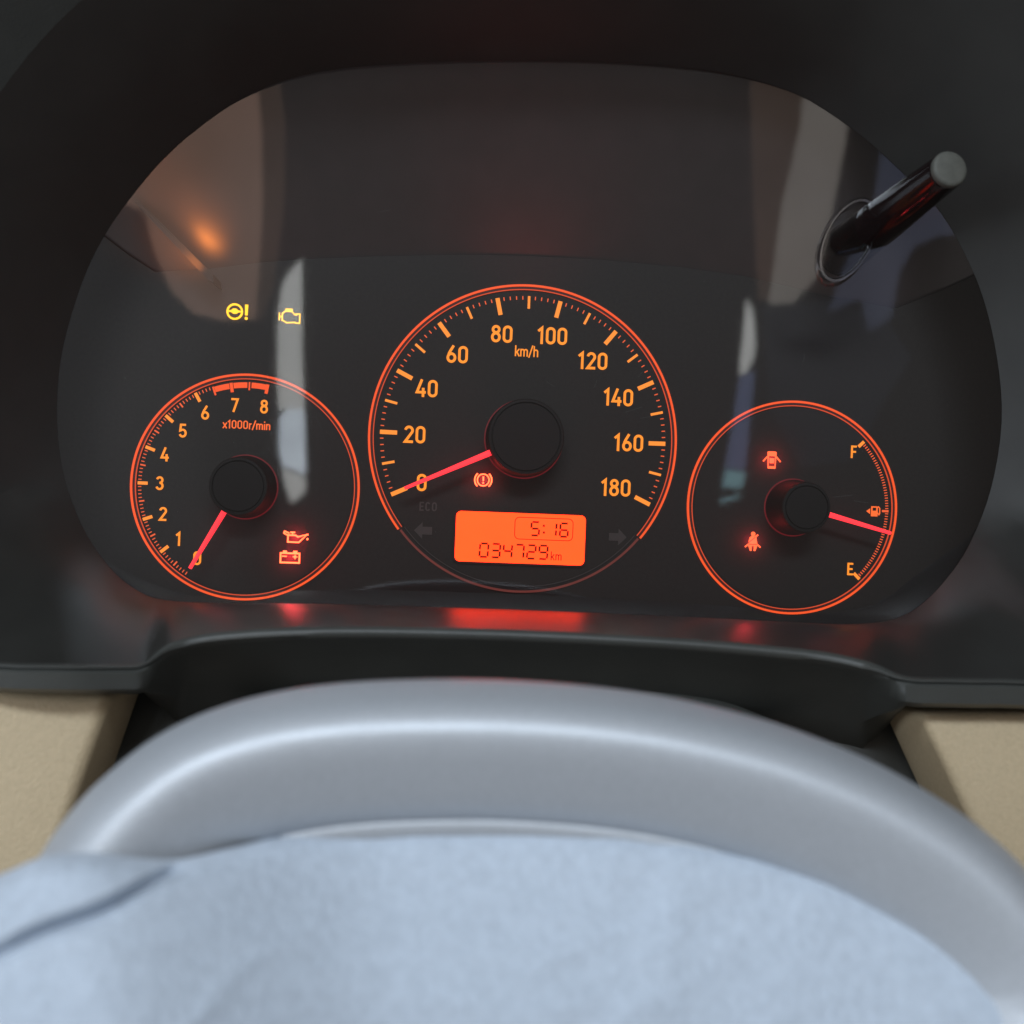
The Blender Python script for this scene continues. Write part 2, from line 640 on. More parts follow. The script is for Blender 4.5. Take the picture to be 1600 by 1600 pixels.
def tick_pts(c, ang, r0, r1):
    d = (math.cos(R(ang)), math.sin(R(ang)))
    return [(c.x + d[0] * r0 * MPP, c.z + d[1] * r0 * MPP), (c.x + d[0] * r1 * MPP, c.z + d[1] * r1 * MPP)]


def tick(g, c, ang, r0, r1, w, material, name='tick'):
    m = MB()
    m.stroke(tick_pts(c, ang, r0, r1), w * MPP, 0, FRONT)
    return child(m, name, material, g)


def hub(g, c, r_base, r_cap, h):
    """dark needle cap standing on a red-lit base ring"""
    m = MB(); m.arc(c.x, c.z, (r_base - 4) * MPP, r_base * MPP, 0, 360, 0, -0.0004, 72)
    child(m, 'hub_light', M['halo'], g)
    prof = [(r_base - 2, -.0004), (r_base - 2, -.0018), (r_cap + 1.2, -h + .0022), (r_cap + .8, -h + .0009), (r_cap - .8, -h + .0001), (r_cap - 4.2, -h),
            (r_cap - 4.8, -h + .0005), (r_cap - 5.6, -h + .0005), (r_cap - 6.4, -h), (0.01, -h - .0002)]
    n = 64
    v, f = [], []
    for rr, y in prof:
        for i in range(n):
            a = 2 * PI * i / n
            v.append((c.x + rr * MPP * math.cos(a), y, c.z + rr * MPP * math.sin(a)))
    for k in range(len(prof) - 1):
        for i in range(n):
            j = (i + 1) % n
            f.append((k * n + i, k * n + j, (k + 1) * n + j, (k + 1) * n + i))
    o = link('needle_cap', v, f, M['hub'], g, True)
    shift(o)
    return o


def needle(g, p0, p1, w0, w1, Y):
    """tapered light bar at height Y above the dial between two photograph pixels"""
    a, b = at(*p0, Y), at(*p1, Y)
    d = Vector((b.x - a.x, b.z - a.z)).normalized()
    nrm = Vector((-d.y, d.x))
    s = MPP * (DIST + Y) / DIST
    A0 = Vector((a.x, a.z)); B0 = Vector((b.x, b.z))
    v = []
    for q, w in ((A0, w0), (B0, w1)):
        for sx, y in ((-.5, Y + .0006), (-.5, Y), (-.12, Y - .0005), (.12, Y - .0005), (.5, Y), (.5, Y + .0006)):
            e = q + nrm * (sx * w * s)
            v.append((e.x, y, e.y))
    f = [(i, (i + 1) % 6, 6 + (i + 1) % 6, 6 + i) for i in range(6)] + [tuple(range(6)), tuple(range(6, 12))]
    o = link('needle', v, f, M['needle'], g)
    shift(o)
    return o


# speedometer ------------------------------------------------------
g, c = gauge('speedometer', 'large speedometer dial reading to 180 km/h', 818.2, 686.3, 241)
SPD = c
rings(g, c, 241.8, -38.0, 218.0)
m = MB(); m.arc(c.x, c.z, 236.5 * MPP, 240 * MPP, 218.6, 321.4, 0, -0.0004, 80); child(m, 'dim_outer_ring', M['ring_dim'], g)
m = MB(); m.arc(c.x, c.z, 230 * MPP, 231.2 * MPP, 218.6, 321.4, 0, -0.0004, 80); child(m, 'unlit_inner_ring', M['print_dim'], g)
minor = MB()
for v_ in range(0, 181, 2):
    ang = 90 - (v_ - 90) * 1.278
    if v_ % 20 == 0:
        tick(g, c, ang, 197, 223.5, 6.6, M['tick'], 'major_tick')
    elif v_ % 10 == 0:
        tick(g, c, ang, 204, 223.5, 3.9, M['tick'], 'middle_tick')
    else:
        minor.stroke(tick_pts(c, ang, 217.8, 223.2), 1.5 * MPP, 0, FRONT)
o = child(minor, 'minor_ticks', M['tickred'], g); o['kind'] = 'stuff'
for s_, x, y in (('0', 659, 754), ('20', 648, 679), ('40', 667, 607), ('60', 714.5, 554), ('80', 784, 522), ('100', 863, 525),
                 ('120', 926, 564), ('140', 966, 621), ('160', 982, 692), ('180', 962, 762)):
    shift(text(s_, x, y, 27.2, M['num'], g, y1=FRONT, xs=1.08))
shift(text('km/h', 822.5, 549, 17, M['num'], g, 'unit_legend', weight=0.12, y1=FRONT, xs=.98))
hub(g, c, 62, 57, 0.012)
needle(g, (769, 706), (632, 763), 9.5, 5.0, -0.0085)
shift(text('ECO', 669, 791.5, 14, M['print_dim'], g, 'eco_legend', weight=0.16, y1=-0.0004, track=.12))


def arrow(px, py, sgn):
    cx, cz = xz(px, py)
    k = MPP
    pts = [(-15, 0), (-2, 13), (-2, 6), (13, 6), (13, -6), (-2, -6), (-2, -13)]
    pts = [(cx + sgn * x * k, cz + y * k) for x, y in pts]
    if sgn < 0:
        pts = pts[::-1]
    m = MB(); m.poly(pts, 0, -0.0004)
    return child(m, 'turn_arrow', M['print_dim'], g)


arrow(662, 829, 1)
arrow(964, 839, -1)

# trip display
LC = at(813, 841)
lcd_px = [(712, 798), (916, 805.5), (914, 884), (710, 877)]


def rounded(cx, cz, w, h, r, n=6):
    pts = []
    for sx, sz, a in ((1, 1, 0), (-1, 1, 90), (-1, -1, 180), (1, -1, 270)):
        for i in range(n + 1):
            t = R(a + 90 * i / n)
            pts.append((cx + sx * (w / 2 - r) + r * math.cos(t), cz + sz * (h / 2 - r) + r * math.sin(t)))
    return pts


m = MB(); m.poly(rounded(LC.x, LC.z, 203 * MPP, 78.5 * MPP, 8 * MPP), 0, -0.0007)
lcd = shift(m.build('trip_display', M['lcd'], cl))
lcd['label'] = 'orange backlit display showing time and odometer'
m = MB(); m.stroke(rounded(LC.x, LC.z, 206 * MPP, 81.5 * MPP, 9.5 * MPP), 3.2 * MPP, 0, -0.0009, True)
shift(m.build('display_bezel', M['bezel'], lcd))
SEGS = {'0': 'abcdef', '1': 'bc', '2': 'abged', '3': 'abgcd', '4': 'fgbc', '5': 'afgcd', '6': 'afgedc', '7': 'abc', '9': 'abcfgd'}


def seven(ch, px, py, w_px, h_px, t_px):
    """LCD digit centred on a pixel"""
    cx, cz = xz(px, py)
    w, h, t = w_px * MPP / 2, h_px * MPP / 2, t_px * MPP
    gp = t * 0.42
    ln = {'a': ((-w + gp, h), (w - gp, h)), 'd': ((-w + gp, -h), (w - gp, -h)), 'g': ((-w + gp, 0), (w - gp, 0)),
          'f': ((-w, h - gp), (-w, gp)), 'e': ((-w, -gp), (-w, -h + gp)), 'b': ((w, h - gp), (w, gp)), 'c': ((w, -gp), (w, -h + gp))}
    m = MB()
    for s_ in SEGS[ch]:
        (x0, z0), (x1, z1) = ln[s_]
        sk = 0.04
        m.stroke([(cx + x0 + sk * z0, cz + z0), (cx + x1 + sk * z1, cz + z1)], t, -0.0007, -0.00095)
    return shift(m.build('digit', M['seg'], lcd))


for i, ch in enumerate('034729'):
    seven(ch, 756 + i * 18.5, 859.5 + i * 0.68, 12.8, 20.8, 2.9)
seven('5', 836, 826.0, 12.4, 20.8, 2.9)
seven('1', 862.5, 827.3, 12.4, 20.8, 2.9)
seven('6', 881, 828.2, 12.4, 20.8, 2.9)
m = MB()
for y in (821.5, 832):
    q = xz(849.5, y); m.poly([(q[0] - 1.6 * MPP, q[1] - 1.6 * MPP), (q[0] + 1.6 * MPP, q[1] - 1.6 * MPP), (q[0] + 1.6 * MPP, q[1] + 1.6 * MPP), (q[0] - 1.6 * MPP, q[1] + 1.6 * MPP)], -0.0007, -0.00095)
shift(m.build('colon', M['seg'], lcd))
shift(text('km', 868.5, 868.5, 13.5, M['seg'], lcd, 'unit_legend', weight=0.105, y0=-0.0007, y1=-0.00095, track=.05))
q = xz(849.5, 826.5)
m = MB(); m.stroke(rounded(q[0], q[1], 91 * MPP, 34 * MPP, 7 * MPP), 1.1 * MPP, -0.0007, -0.00088, True)
shift(m.build('clock_frame', M['seg'], lcd))

# tachometer -------------------------------------------------------
g, c = gauge('tachometer', 'small rev counter dial with needle resting at zero', 384, 761, 173)
rings(g, c, 174.5)
minor = MB()
for k in range(0, 81):
    v_ = k / 10.0
    ang = 180 - (v_ - 3) * 20
    if k == 0:
        continue
    if k % 10 == 0 and k < 70:
        tick(g, c, ang, 148, 163, 4.9, M['tick'], 'major_tick')
    elif k % 5 == 0 and k < 65:
        tick(g, c, ang, 154.5, 162.5, 2.2, M['tickred'], 'middle_tick')
    elif k < 65:
        minor.stroke(tick_pts(c, ang, 157.5, 162.3), 1.3 * MPP, 0, FRONT)
o = child(minor, 'minor_ticks', M['tickred'], g); o['kind'] = 'stuff'
for a_, b_ in ((6.5, 6.97), (7.03, 7.47), (7.53, 8.0)):
    m = MB(); m.arc(c.x, c.z, 152.5 * MPP, 161.0 * MPP, 180 - (a_ - 3) * 20 - .6, 180 - (b_ - 3) * 20 + .6, 0, FRONT, 20)
    child(m, 'red_zone', M['ring'], g)
for v_, w_, r0 in ((6.5, 2.6, 148), (7, 4.6, 147), (7.5, 2.2, 149), (8, 4.6, 147)):
    tick(g, c, 180 - (v_ - 3) * 20, r0, 161.5, w_, M['ring'], 'red_tick').location.y -= 0.0001
for s_, x, y in (('0', 308.5, 872), ('1', 279, 842), ('2', 255, 803), ('3', 250, 755), ('4', 258, 710), ('5', 286, 673),
                 ('6', 321, 645), ('7', 366.5, 633), ('8', 413, 635.5)):
    shift(text(s_, x, y, 21.5, M['num'], g, y1=FRONT, xs=1.08))
shift(text('x1000r/min', 385.5, 664, 13.2, M['numred'], g, 'unit_legend', weight=0.135, y1=FRONT, xs=1.07))
hub(g, c, 50, 43, 0.012)
needle(g, (352, 796), (296.5, 888), 8.6, 5.2, -0.0085)

# fuel gauge -------------------------------------------------------
g, c = gauge('fuel_gauge', 'small fuel gauge dial marked F and E', 1238, 793, 168)
rings(g, c, 169.5)
tick(g, c, 44.4, 144, 156, 5, M['tick'], 'major_tick')
tick(g, c, -44.3, 144, 157, 5, M['tick'], 'major_tick')
tick(g, c, 0, 145, 155.5, 3.4, M['tickred'], 'middle_tick')
minor = MB()
for k in range(-28, 29):
    if k and abs(k) < 28:
        minor.stroke(tick_pts(c, k * 1.57, 150.3, 155), 1.4 * MPP, 0, FRONT)
o = child(minor, 'minor_ticks', M['tickred'], g); o['kind'] = 'stuff'
shift(text('F', 1333, 706, 20, M['num'], g, 'letter', y1=FRONT))
shift(text('E', 1327.5, 889, 20, M['num'], g, 'letter', y1=FRONT))
hub(g, c, 46, 38, 0.014)
needle(g, (1296, 804), (1392, 833), 8.2, 5.2, -0.0085)
# pump symbol
m = MB()
cx, cz = xz(1365.5, 799)
k = MPP
m.stroke([(cx - 4.2 * k, cz + 7 * k), (cx + 4.2 * k, cz + 7 * k)], 2.2 * k, 0, FRONT)
m.stroke([(cx - 4.2 * k, cz + 8 * k), (cx - 4.2 * k, cz - 1 * k)], 2.2 * k, 0, FRONT - .00002)
m.stroke([(cx + 4.2 * k, cz + 8 * k), (cx + 4.2 * k, cz - 1 * k)], 2.2 * k, 0, FRONT - .00002)
m.poly([(cx - 5.3 * k, cz + 1 * k), (cx - 5.3 * k, cz - 8 * k), (cx + 5.3 * k, cz - 8 * k), (cx + 5.3 * k, cz + 1 * k)], 0, FRONT - .00004)
m.stroke([(cx + 5 * k, cz - 2 * k), (cx + 7.6 * k, cz - 5 * k), (cx + 8.8 * k, cz - 3 * k), (cx + 8.6 * k, cz + 5 * k), (cx + 6 * k, cz + 8 * k)], 1.6 * k, 0, FRONT - .00006)
m.poly([(cx - 13 * k, cz), (cx - 7 * k, cz - 4.4 * k), (cx - 7 * k, cz + 4.4 * k)], 0, FRONT)
child(m, 'pump_symbol', M['numred'], g)


# ---- warning lights
def light(label, px, py, material, shapes, field=None, fieldmat=None, halo_power=0.0022):
    """shapes: list of ('s', pts, width, closed) or ('p', pts) or ('d', x, y, r) in pixels, y up, about the centre"""
    cx, cz = xz(px, py)
    k = MPP
    m = MB()
    for j, s_ in enumerate(shapes):
        e = FRONT - 0.00002 * j
        if s_[0] == 's':
            m.stroke([(cx + x * k, cz + y * k) for x, y in s_[1]], s_[2] * k, 0, e, s_[3])
        elif s_[0] == 'p':
            m.poly([(cx + x * k, cz + y * k) for x, y in s_[1]], 0, e)
        else:
            m.disc(cx + s_[1] * k, cz + s_[2] * k, s_[3] * k, 0, e, 20)
    o = shift(m.build('warning_light', material, cl))
    o['label'] = label
    if fieldmat is not None and halo_power:
        # point lamp added in front of the symbol for the red halo round it
        ld = bpy.data.lights.new('warning_halo_lamp', 'POINT')
        ld.energy = halo_power
        ld.color = (1.0, 0.03, 0.05)
        ld.shadow_soft_size = 0.0006
        lo = bpy.data.objects.new('warning_halo_lamp', ld)
        COL.objects.link(lo)
        lo.location = (cx, -0.0026, cz)
    if field:
        fm = MB()
        for j, ff in enumerate(field):
            fm.poly([(cx + x * k, cz + y * k) for x, y in ff], 0, -0.0003 - .00002 * j)
        shift(fm.build('lit_field', fieldmat, o))
    return o


def circ(x, y, r, n=24, a0=0, a1=360):
    full_ = abs(a1 - a0) >= 359
    kk = n if full_ else n + 1
    return [(x + r * math.cos(R(a0 + (a1 - a0) * i / n)), y + r * math.sin(R(a0 + (a1 - a0) * i / n))) for i in range(kk)]


light('amber power steering warning light with exclamation mark', 367, 487, M['amber'],
      [('s', circ(0, 0, 11.2), 2.8, True),
       ('p', [(-10, -.6), (-10, 1.2), (-5, 2.2), (-2.6, 4.6), (2.6, 4.6), (5, 2.2), (10, 1.2), (10, -.6), (5.5, -1), (2.5, -3.4), (-2.5, -3.4), (-5.5, -1)]),
       ('p', [(15.4, 11.4), (15.9, -4.8), (19.6, -4.8), (20.1, 11.4)]), ('d', 17.8, -9.6, 2.3)])
light('amber engine warning light', 453, 495, M['amber'],
      [('s', [(-11.5, 4.5), (-7, 8.2), (3, 8.2), (7, 3.6), (10, 3.2), (10, 4.6), (15.2, 4.6), (15.2, -9.5), (9, -9.5), (8.6, -8.4), (-5, -9.5), (-10, -6.2), (-11.5, -6.2)], 1.9, True),
       ('s', [(-7.2, 11), (4.2, 11)], 2.6, False), ('s', [(-1.5, 11), (-1.5, 8)], 2.6, False), ('s', [(-16, 5.6), (-16, -6.2)], 1.7, False),
       ('s', [(-16, -.4), (-11, -.4)], 2.1, False)])
light('red oil pressure warning light', 462, 839, M['redlit'],
      [('s', [(-11.5, 2.6), (0, 2.6), (3.6, .2), (17.5, 4.4), (5.4, -8.0), (-11.5, -8.0)], 2.2, True),
       ('s', [(-11.5, 2.0), (-18, 5.6), (-16.8, 8.4), (-9.5, 5.2)], 1.9, False),
       ('s', [(-8.2, 7), (-1, 7)], 2.2, False), ('s', [(-4.6, 7), (-4.6, 3)], 2.0, False), ('d', 18.3, -2.6, 1.6), ('s', [(16.5, 4.2), (19.5, 4.2)], 2.2, False)],
      [[(-11, 2), (-.5, 2), (3.4, -.4), (14, 3), (5, -7.6), (-11, -7.6)]], M['redfield'])
light('red battery charge warning light', 453, 870.5, M['redlit'],
      [('s', [(-14, 6), (14.6, 6), (14.6, -8.4), (-14, -8.4)], 2.4, True), ('p', [(-10.5, 6), (-4.8, 6), (-4.8, 10), (-10.5, 10)]),
       ('p', [(5, 6), (11.2, 6), (11.2, 10), (5, 10)]), ('s', [(-12, 1.2), (-4.6, 1.2)], 1.9, False), ('s', [(4.6, .8), (11.6, .8)], 1.9, False), ('s', [(8.1, 4.2), (8.1, -2.6)], 1.9, False)],
      [[(-13, 5.4), (-13, -7.8), (13.6, -7.8), (13.6, 5.4)]], M['redfield'])
light('red brake warning light with exclamation mark in a ring', 755, 750, M['redlit'],
      [('s', circ(0, 0, 9.2), 1.8, True), ('s', circ(0, 0, 13.2, 12, -48, 48), 2.0, False), ('s', circ(0, 0, 13.2, 12, 132, 228), 2.0, False),
       ('p', [(-1.3, 5.6), (-.9, -1.8), (.9, -1.8), (1.3, 5.6)]), ('d', 0, -4.6, 1.4)],
      [circ(0, 0, 8.6)], M['brakefield'])
light('red open door warning light shaped like a car from above', 1205.5, 719, M['redsolid'],
      [('p', [(-7.4, 12.8), (-5, 13.8), (5, 13.8), (7.4, 12.8), (7, 6.2), (-7, 6.2)]), ('p', [(-7.0, 6.4), (-6.4, -12), (-4.9, -12), (-4.9, 6.4)]),
       ('p', [(4.9, 6.4), (4.9, -12), (6.4, -12), (7.0, 6.4)]), ('p', [(-3.8, 3.2), (-3.5, -5), (3.5, -5), (3.8, 3.2)]),
       ('p', [(-6.4, -9.6), (-6, -13.6), (6, -13.6), (6.4, -9.6)]),
       ('s', [(-7, 5.6), (-14, -2.4)], 2.2, False), ('s', [(7, 5.6), (14, -2.4)], 2.2, False)],
      [[(-6.2, 6), (-6.0, -12), (6.0, -12), (6.2, 6)]], M['redfield'])
light('red seat belt warning light shaped like a seated figure', 1176, 846, M['redsolid'],
      [('d', 0, 12, 3.5), ('p', [(-2.4, 8.6), (-5.6, 6.2), (-7.2, -1.5), (3.6, 7.6), (2.4, 8.6)]), ('p', [(5.2, 6.6), (7.2, -4), (-7.2, -4), (-7.2, -3), (4.4, 7)]),
       ('p', [(-7.6, -5), (7.6, -5), (7, -7.4), (-7, -7.4)]), ('p', [(-7, -7), (-1.6, -7), (-1.6, -15), (-4.4, -15)][::1]), ('p', [(7, -7), (1.6, -7), (1.6, -15), (4.4, -15)]),
       ('s', [(-7, -4.6), (-12.5, -9)], 2.3, False), ('s', [(7, -4.6), (12.5, -9)], 2.3, False), ('s', [(3.4, 7.2), (7.8, 11)], 2.4, False)],
      [[(-1.8, -7.2), (1.8, -7.2), (1.6, -13), (-1.6, -13)], [(-7.2, -1.5), (-7.2, -3), (4.8, 7.2), (3.6, 7.6)]], M['redfield'])

# ---- clear lens: a pane across the opening
lp = [at(r[0], r[1], LENS_Y) for r in LOOP]
cc = at(820, 560, LENS_Y)
pts = [cc + (p - cc) * 0.999 for p in lp]
m = MB()
m.poly([(p.x, p.z) for p in pts], LENS_Y, LENS_Y)
lv = [(p.x, LENS_Y, p.z) for p in pts]
lens = shift(link('clear_lens', lv, [tuple(range(len(lv)))], M['lens'], cl))
lens['label'] = 'clear plastic lens over the dials'

# ---- trip reset stem through the lens
def tube(name, p0, p1, r0, r1, material, parent, n=28, caps=True, prof=None):
    d = (p1 - p0)
    L = d.length
    d.normalize()
    u = d.orthogonal().normalized()
    w = d.cross(u)
    prof = prof or [(0, r0), (1, r1)]
    v, f = [], []
    for t, rr in prof:
        for i in range(n):
            a = 2 * PI * i / n
            v.append(p0 + d * (L * t) + (u * math.cos(a) + w * math.sin(a)) * rr)
    for k in range(len(prof) - 1):
        for i in range(n):
            j = (i + 1) % n
            f.append((k * n + i, k * n + j, (k + 1) * n + j, (k + 1) * n + i))
    if caps:
        f.append(tuple(range(n)))
        f.append(tuple(range((len(prof) - 1) * n, len(prof) * n)))
    o = link(name, v, f, material, parent, True)
    return shift(o)


b0 = at(1312, 396, -0.004)
b1 = at(1484, 264, -0.066)
st = tube('reset_stem', b0, b1, .0052, .0048, M['stem'], cl, prof=[(0, .0078), (.5, .0066), (.97, .0051), (.985, .0048)])
st['label'] = 'dark trip reset stem with pale round tip'
dd = (b1 - b0).normalized()
tube('stem_tip', b1 - dd * .0012, b1 + dd * .0006, .0049, .0049, M['stem_tip'], st, prof=[(0, .0049), (.6, .0050), (.9, .0047), (1, .0040)])
# clear collar on the lens round the stem
cb = b0.lerp(b1, 0.36)
col_v, col_f = [], []
u = dd.orthogonal().normalized(); w = dd.cross(u)
NN = 40
cprof = [(.0112, .0004), (.0109, -.0008), (.0102, -.0020), (.0096, -.0020), (.0091, -.0006), (.0088, .004)]
cctr = at(1322, 378, LENS_Y)
for rr, dy in cprof:
    for i in range(NN):
        a = 2 * PI * i / NN
        col_v.append((cctr.x + rr * 0.82 * math.cos(a) + rr * .22 * math.sin(a), LENS_Y + dy, cctr.z + rr * 1.22 * math.sin(a) + rr * .28 * math.cos(a)))
for k_ in range(len(cprof) - 1):
    for i in range(NN):
        j = (i + 1) % NN
        col_f.append((k_ * NN + i, k_ * NN + j, (k_ + 1) * NN + j, (k_ + 1) * NN + i))
M['boss'] = lens_material('clear_boss', 2.0, 0.12)
shift(link('stem_collar', col_v, col_f, M['boss'], cl, True))

# ================================================================== steering wheel
sw = empty('steering_wheel', at(830, 1400, -0.13))
tag(sw, 'silver-grey steering wheel with satin rim curving below the cluster', 'steering wheel')
WT, TILT = 0.0122, R(24)
apex = at(790, 1175, -0.160)
wd = Vector((0, -math.sin(TILT), -math.cos(TILT)))         # down the wheel's face, nearer the driver below
wx = Vector((1, 0, 0))
wn = -wx.cross(-wd).normalized()                           # away from the driver


def on_wheel(px, py):
    """where the line of sight meets the plane of the wheel, as (across, down) from the apex"""
    a, b = at(px, py, -0.1), CAM
    t = (apex - b).dot(wn) / (a - b).dot(wn)
    p = b + (a - b) * t - apex
    return Vector((p.dot(wx), p.dot(wd)))


# the grip is not round: nearly flat across the top, with tight shoulders
OUT = [(60, 1340), (20, 1425), (-8, 1530), (-15, 1660), (10, 1800), (100, 1950), (320, 2080), (800, 2120), (1290, 2080), (1560, 1960), (1690, 1800),
       (1725, 1650), (1712, 1540), (1668, 1445), (1605, 1362), (1530, 1292), (1445, 1234), (1340, 1178), (1190, 1122), (1000, 1080), (800, 1061),
       (600, 1061), (450, 1076), (335, 1106), (240, 1152), (155, 1219), (100, 1280)]
loop2 = [Vector(p) for p in catmull([tuple(on_wheel(*p)) for p in OUT], 8, True)]
NA = len(loop2)
mid = sum(loop2, Vector((0, 0))) / NA
FR = []                                                    # frames along the grip: centre, outward direction
for i in range(NA):
    tg = (loop2[(i + 1) % NA] - loop2[i - 1]).normalized()
    nr = Vector((tg.y, -tg.x))
    if nr.dot(loop2[i] - mid) < 0:
        nr = -nr
    c2 = loop2[i] - nr * (WT * 1.02)
    FR.append((apex + wx * c2.x + wd * c2.y, wx * nr.x + wd * nr.y))


def rim_pt(fr, b, grow=1.0):
    """section of the grip: squarish with well rounded corners, turned so that one corner faces the driver"""
    cb, sb = math.cos(b), math.sin(b)
    k = 0.66
    x = math.copysign(abs(cb) ** k, cb)
    y = math.copysign(abs(sb) ** k, sb)
    ca, sa = math.cos(R(36)), math.sin(R(36))
    x, y = x * ca + y * sa, -x * sa + y * ca
    return fr[0] + fr[1] * (WT * 0.90 * x * grow) + wn * (WT * 0.90 * y * grow)


NB = 64
v, f = [], []
for i in range(NA):
    for j in range(NB):
        v.append(rim_pt(FR[i], 2 * PI * j / NB))
for i in range(NA):
    for j in range(NB):
        f.append((i * NB + j, ((i + 1) % NA) * NB + j, ((i + 1) % NA) * NB + (j + 1) % NB, i * NB + (j + 1) % NB))
shift(link('rim', v, f, M['wheel'], sw, True))
# slimmer trim ring round the inside of the grip
v, f = [], []
for i in range(NA):
    c_, e = FR[i]
    for j in range(16):
        b = 2 * PI * j / 16
        v.append(c_ - e * (WT * .92 + .0012 - .0040 * math.cos(b)) + wn * (.0036 + .0058 * math.sin(b)))
for i in range(NA):
    for j in range(16):
        f.append((i * 16 + j, ((i + 1) % NA) * 16 + j, ((i + 1) % NA) * 16 + (j + 1) % 16, i * 16 + (j + 1) % 16))
shift(link('trim_ring', v, f, M['wheel'], sw, True))
wc = apex + wx * mid.x + wd * mid.y
# dust on the top of the rim
v, f = [], []
topi = [i for i in range(NA) if FR[i][1].z > 0.55]
for k_ in range(60):
    fr = FR[random.choice(topi)]
    q = rim_pt(fr, -random.uniform(-.2, 1.0))
    nn = (q - fr[0]).normalized()
    rr = random.choice((.00006, .00008, .00010, .00018))
    t1 = nn.orthogonal().normalized(); t2 = nn.cross(t1)
    b0_ = len(v)
    v += [q + t1 * rr, q + t2 * rr * .8, q - t1 * rr * .7, q - t2 * rr, q + nn * rr, q - nn * .001]
    f += [(b0_, b0_ + 1, b0_ + 4), (b0_ + 1, b0_ + 2, b0_ + 4), (b0_ + 2, b0_ + 3, b0_ + 4), (b0_ + 3, b0_, b0_ + 4),
          (b0_ + 1, b0_, b0_ + 5), (b0_ + 2, b0_ + 1, b0_ + 5), (b0_ + 3, b0_ + 2, b0_ + 5), (b0_, b0_ + 3, b0_ + 5)]
o = shift(link('dust', v, f, M['speck'], sw)); o['kind'] = 'stuff'
# hub pad and spokes, under the cloth
m_v, m_f = [], []
HP = [(.052, .020), (.054, .004), (.050, -.004), (.040, -.008), (.022, -.010), (.001, -.0105)]
for rr, dz in HP:
    for i in range(40):
        a = 2 * PI * i / 40
        m_v.append(wc + wx * (rr * 1.25 * math.cos(a)) - wd * (rr * .8 * math.sin(a)) + wn * (dz + .016))
for k_ in range(len(HP) - 1):
    for i in range(40):
        j = (i + 1) % 40
        m_f.append((k_ * 40 + i, k_ * 40 + j, (k_ + 1) * 40 + j, (k_ + 1) * 40 + i))
shift(link('hub_pad', m_v, m_f, M['wheel'], sw, True))
for sgn in (-1, 1):
    tube('spoke', wc + wx * sgn * .055 + wn * .018, wc + wx * sgn * (max(abs(p.x - mid.x) for p in loop2) - .014) + wn * .006, .008, .007, M['wheel'], sw)

# ================================================================== pale cloth over the middle of the wheel
edge = [(-260, 1480), (-120, 1408), (0, 1366), (70, 1338), (140, 1332), (210, 1340), (280, 1342), (360, 1325), (470, 1300), (600, 1284), (740, 1280), (880, 1284), (1020, 1296), (1160, 1316),
        (1300, 1346), (1430, 1384), (1560, 1430), (1700, 1490), (1850, 1570)]
E = catmull(edge, 14)
def sst(a, b, x):
    t = max(0.0, min(1.0, (x - a) / (b - a)))
    return t * t * (3 - 2 * t)


FOLDS = []
for _ in range(12):
    th = R(random.uniform(-35, 35) + random.choice((0, 60)))
    x0, y0 = random.uniform(250, 1500), random.uniform(1350, 1650)
    FOLDS.append((math.sin(th), math.cos(th), x0 * math.sin(th) + y0 * math.cos(th), random.uniform(18, 50), random.uniform(.0002, .0006)))
v, f = [], []
NV = 110
for i, (px, py) in enumerate(E):
    for k_ in range(NV):
        t = (k_ / (NV - 1)) ** 1.4
        yy = py + (1900 - py) * t
        # lies on the face of the wheel; over the grip itself at the left
        w_ = on_wheel(px, yy)
        base = apex + wx * w_.x + wd * w_.y
        dep = base.y - 0.003 - 0.016 * (1 - sst(130, 620, px)) - .004 * sst(0, .5, t)
        s_ = math.sin(px * .006 - yy * .012 + 1.3) * .0008
        for ux, uy, uo, uw, ua in FOLDS:
            q_ = px * ux + yy * uy - uo + 26 * math.sin(px * .009 + yy * .007) + 9 * math.sin(px * .023 - yy * .017)
            s_ -= ua * math.exp(-(q_ / uw) ** 2) * (0.6 + 0.4 * math.sin(px * .008 + uo))
        # deep narrow fold running down to the left
        dcr = (px - 255) * .413 + (yy - 1375) * .909 + 4 * math.sin(px * .03)
        alg = (px - 255) * -.909 + (yy - 1375) * .413
        s_ += .0038 * math.exp(-(dcr / 11.0) ** 2) * sst(-66, -10, alg) * (1 - sst(180, 420, alg))
        roll = .006 * math.exp(-t * 30)
        v.append(at(px, yy, dep + s_ + roll))
nE = len(E)
for i in range(nE - 1):
    for k_ in range(NV - 1):
        f.append((i * NV + k_, (i + 1) * NV + k_, (i + 1) * NV + k_ + 1, i * NV + k_ + 1))
cloth = link('cloth', v, f, M['cloth'], None, True)
tag(cloth, 'pale blue-white cloth draped over the middle of the steering wheel', 'cloth')
sol = cloth.modifiers.new('thickness', 'SOLIDIFY')
sol.thickness = 0.0015

# ================================================================== lower dashboard
db = empty('dashboard', (0, -0.03, -0.12))
tag(db, 'beige textured lower dashboard either side of the dark steering column', 'dashboard')


def slab(name, front, depth, material, bevel=0.002):
    """a panel given by pixel corners with depths, thickened away from the camera"""
    pts = [at(*p) for p in front]
    n = len(pts)
    v = pts + [p + Vector((0, depth, 0)) for p in pts]
    f = [tuple(range(n)), tuple(range(n, 2 * n))[::-1]] + [(i, (i + 1) % n, n + (i + 1) % n, n + i) for i in range(n)]
    o = shift(link(name, v, f, material, db))
    if bevel:
        b = o.modifiers.new('bevel', 'BEVEL')
        b.width = bevel
        b.segments = 4
        b.limit_method = 'ANGLE'
        for p in o.data.polygons:
            p.use_smooth = True
    return o


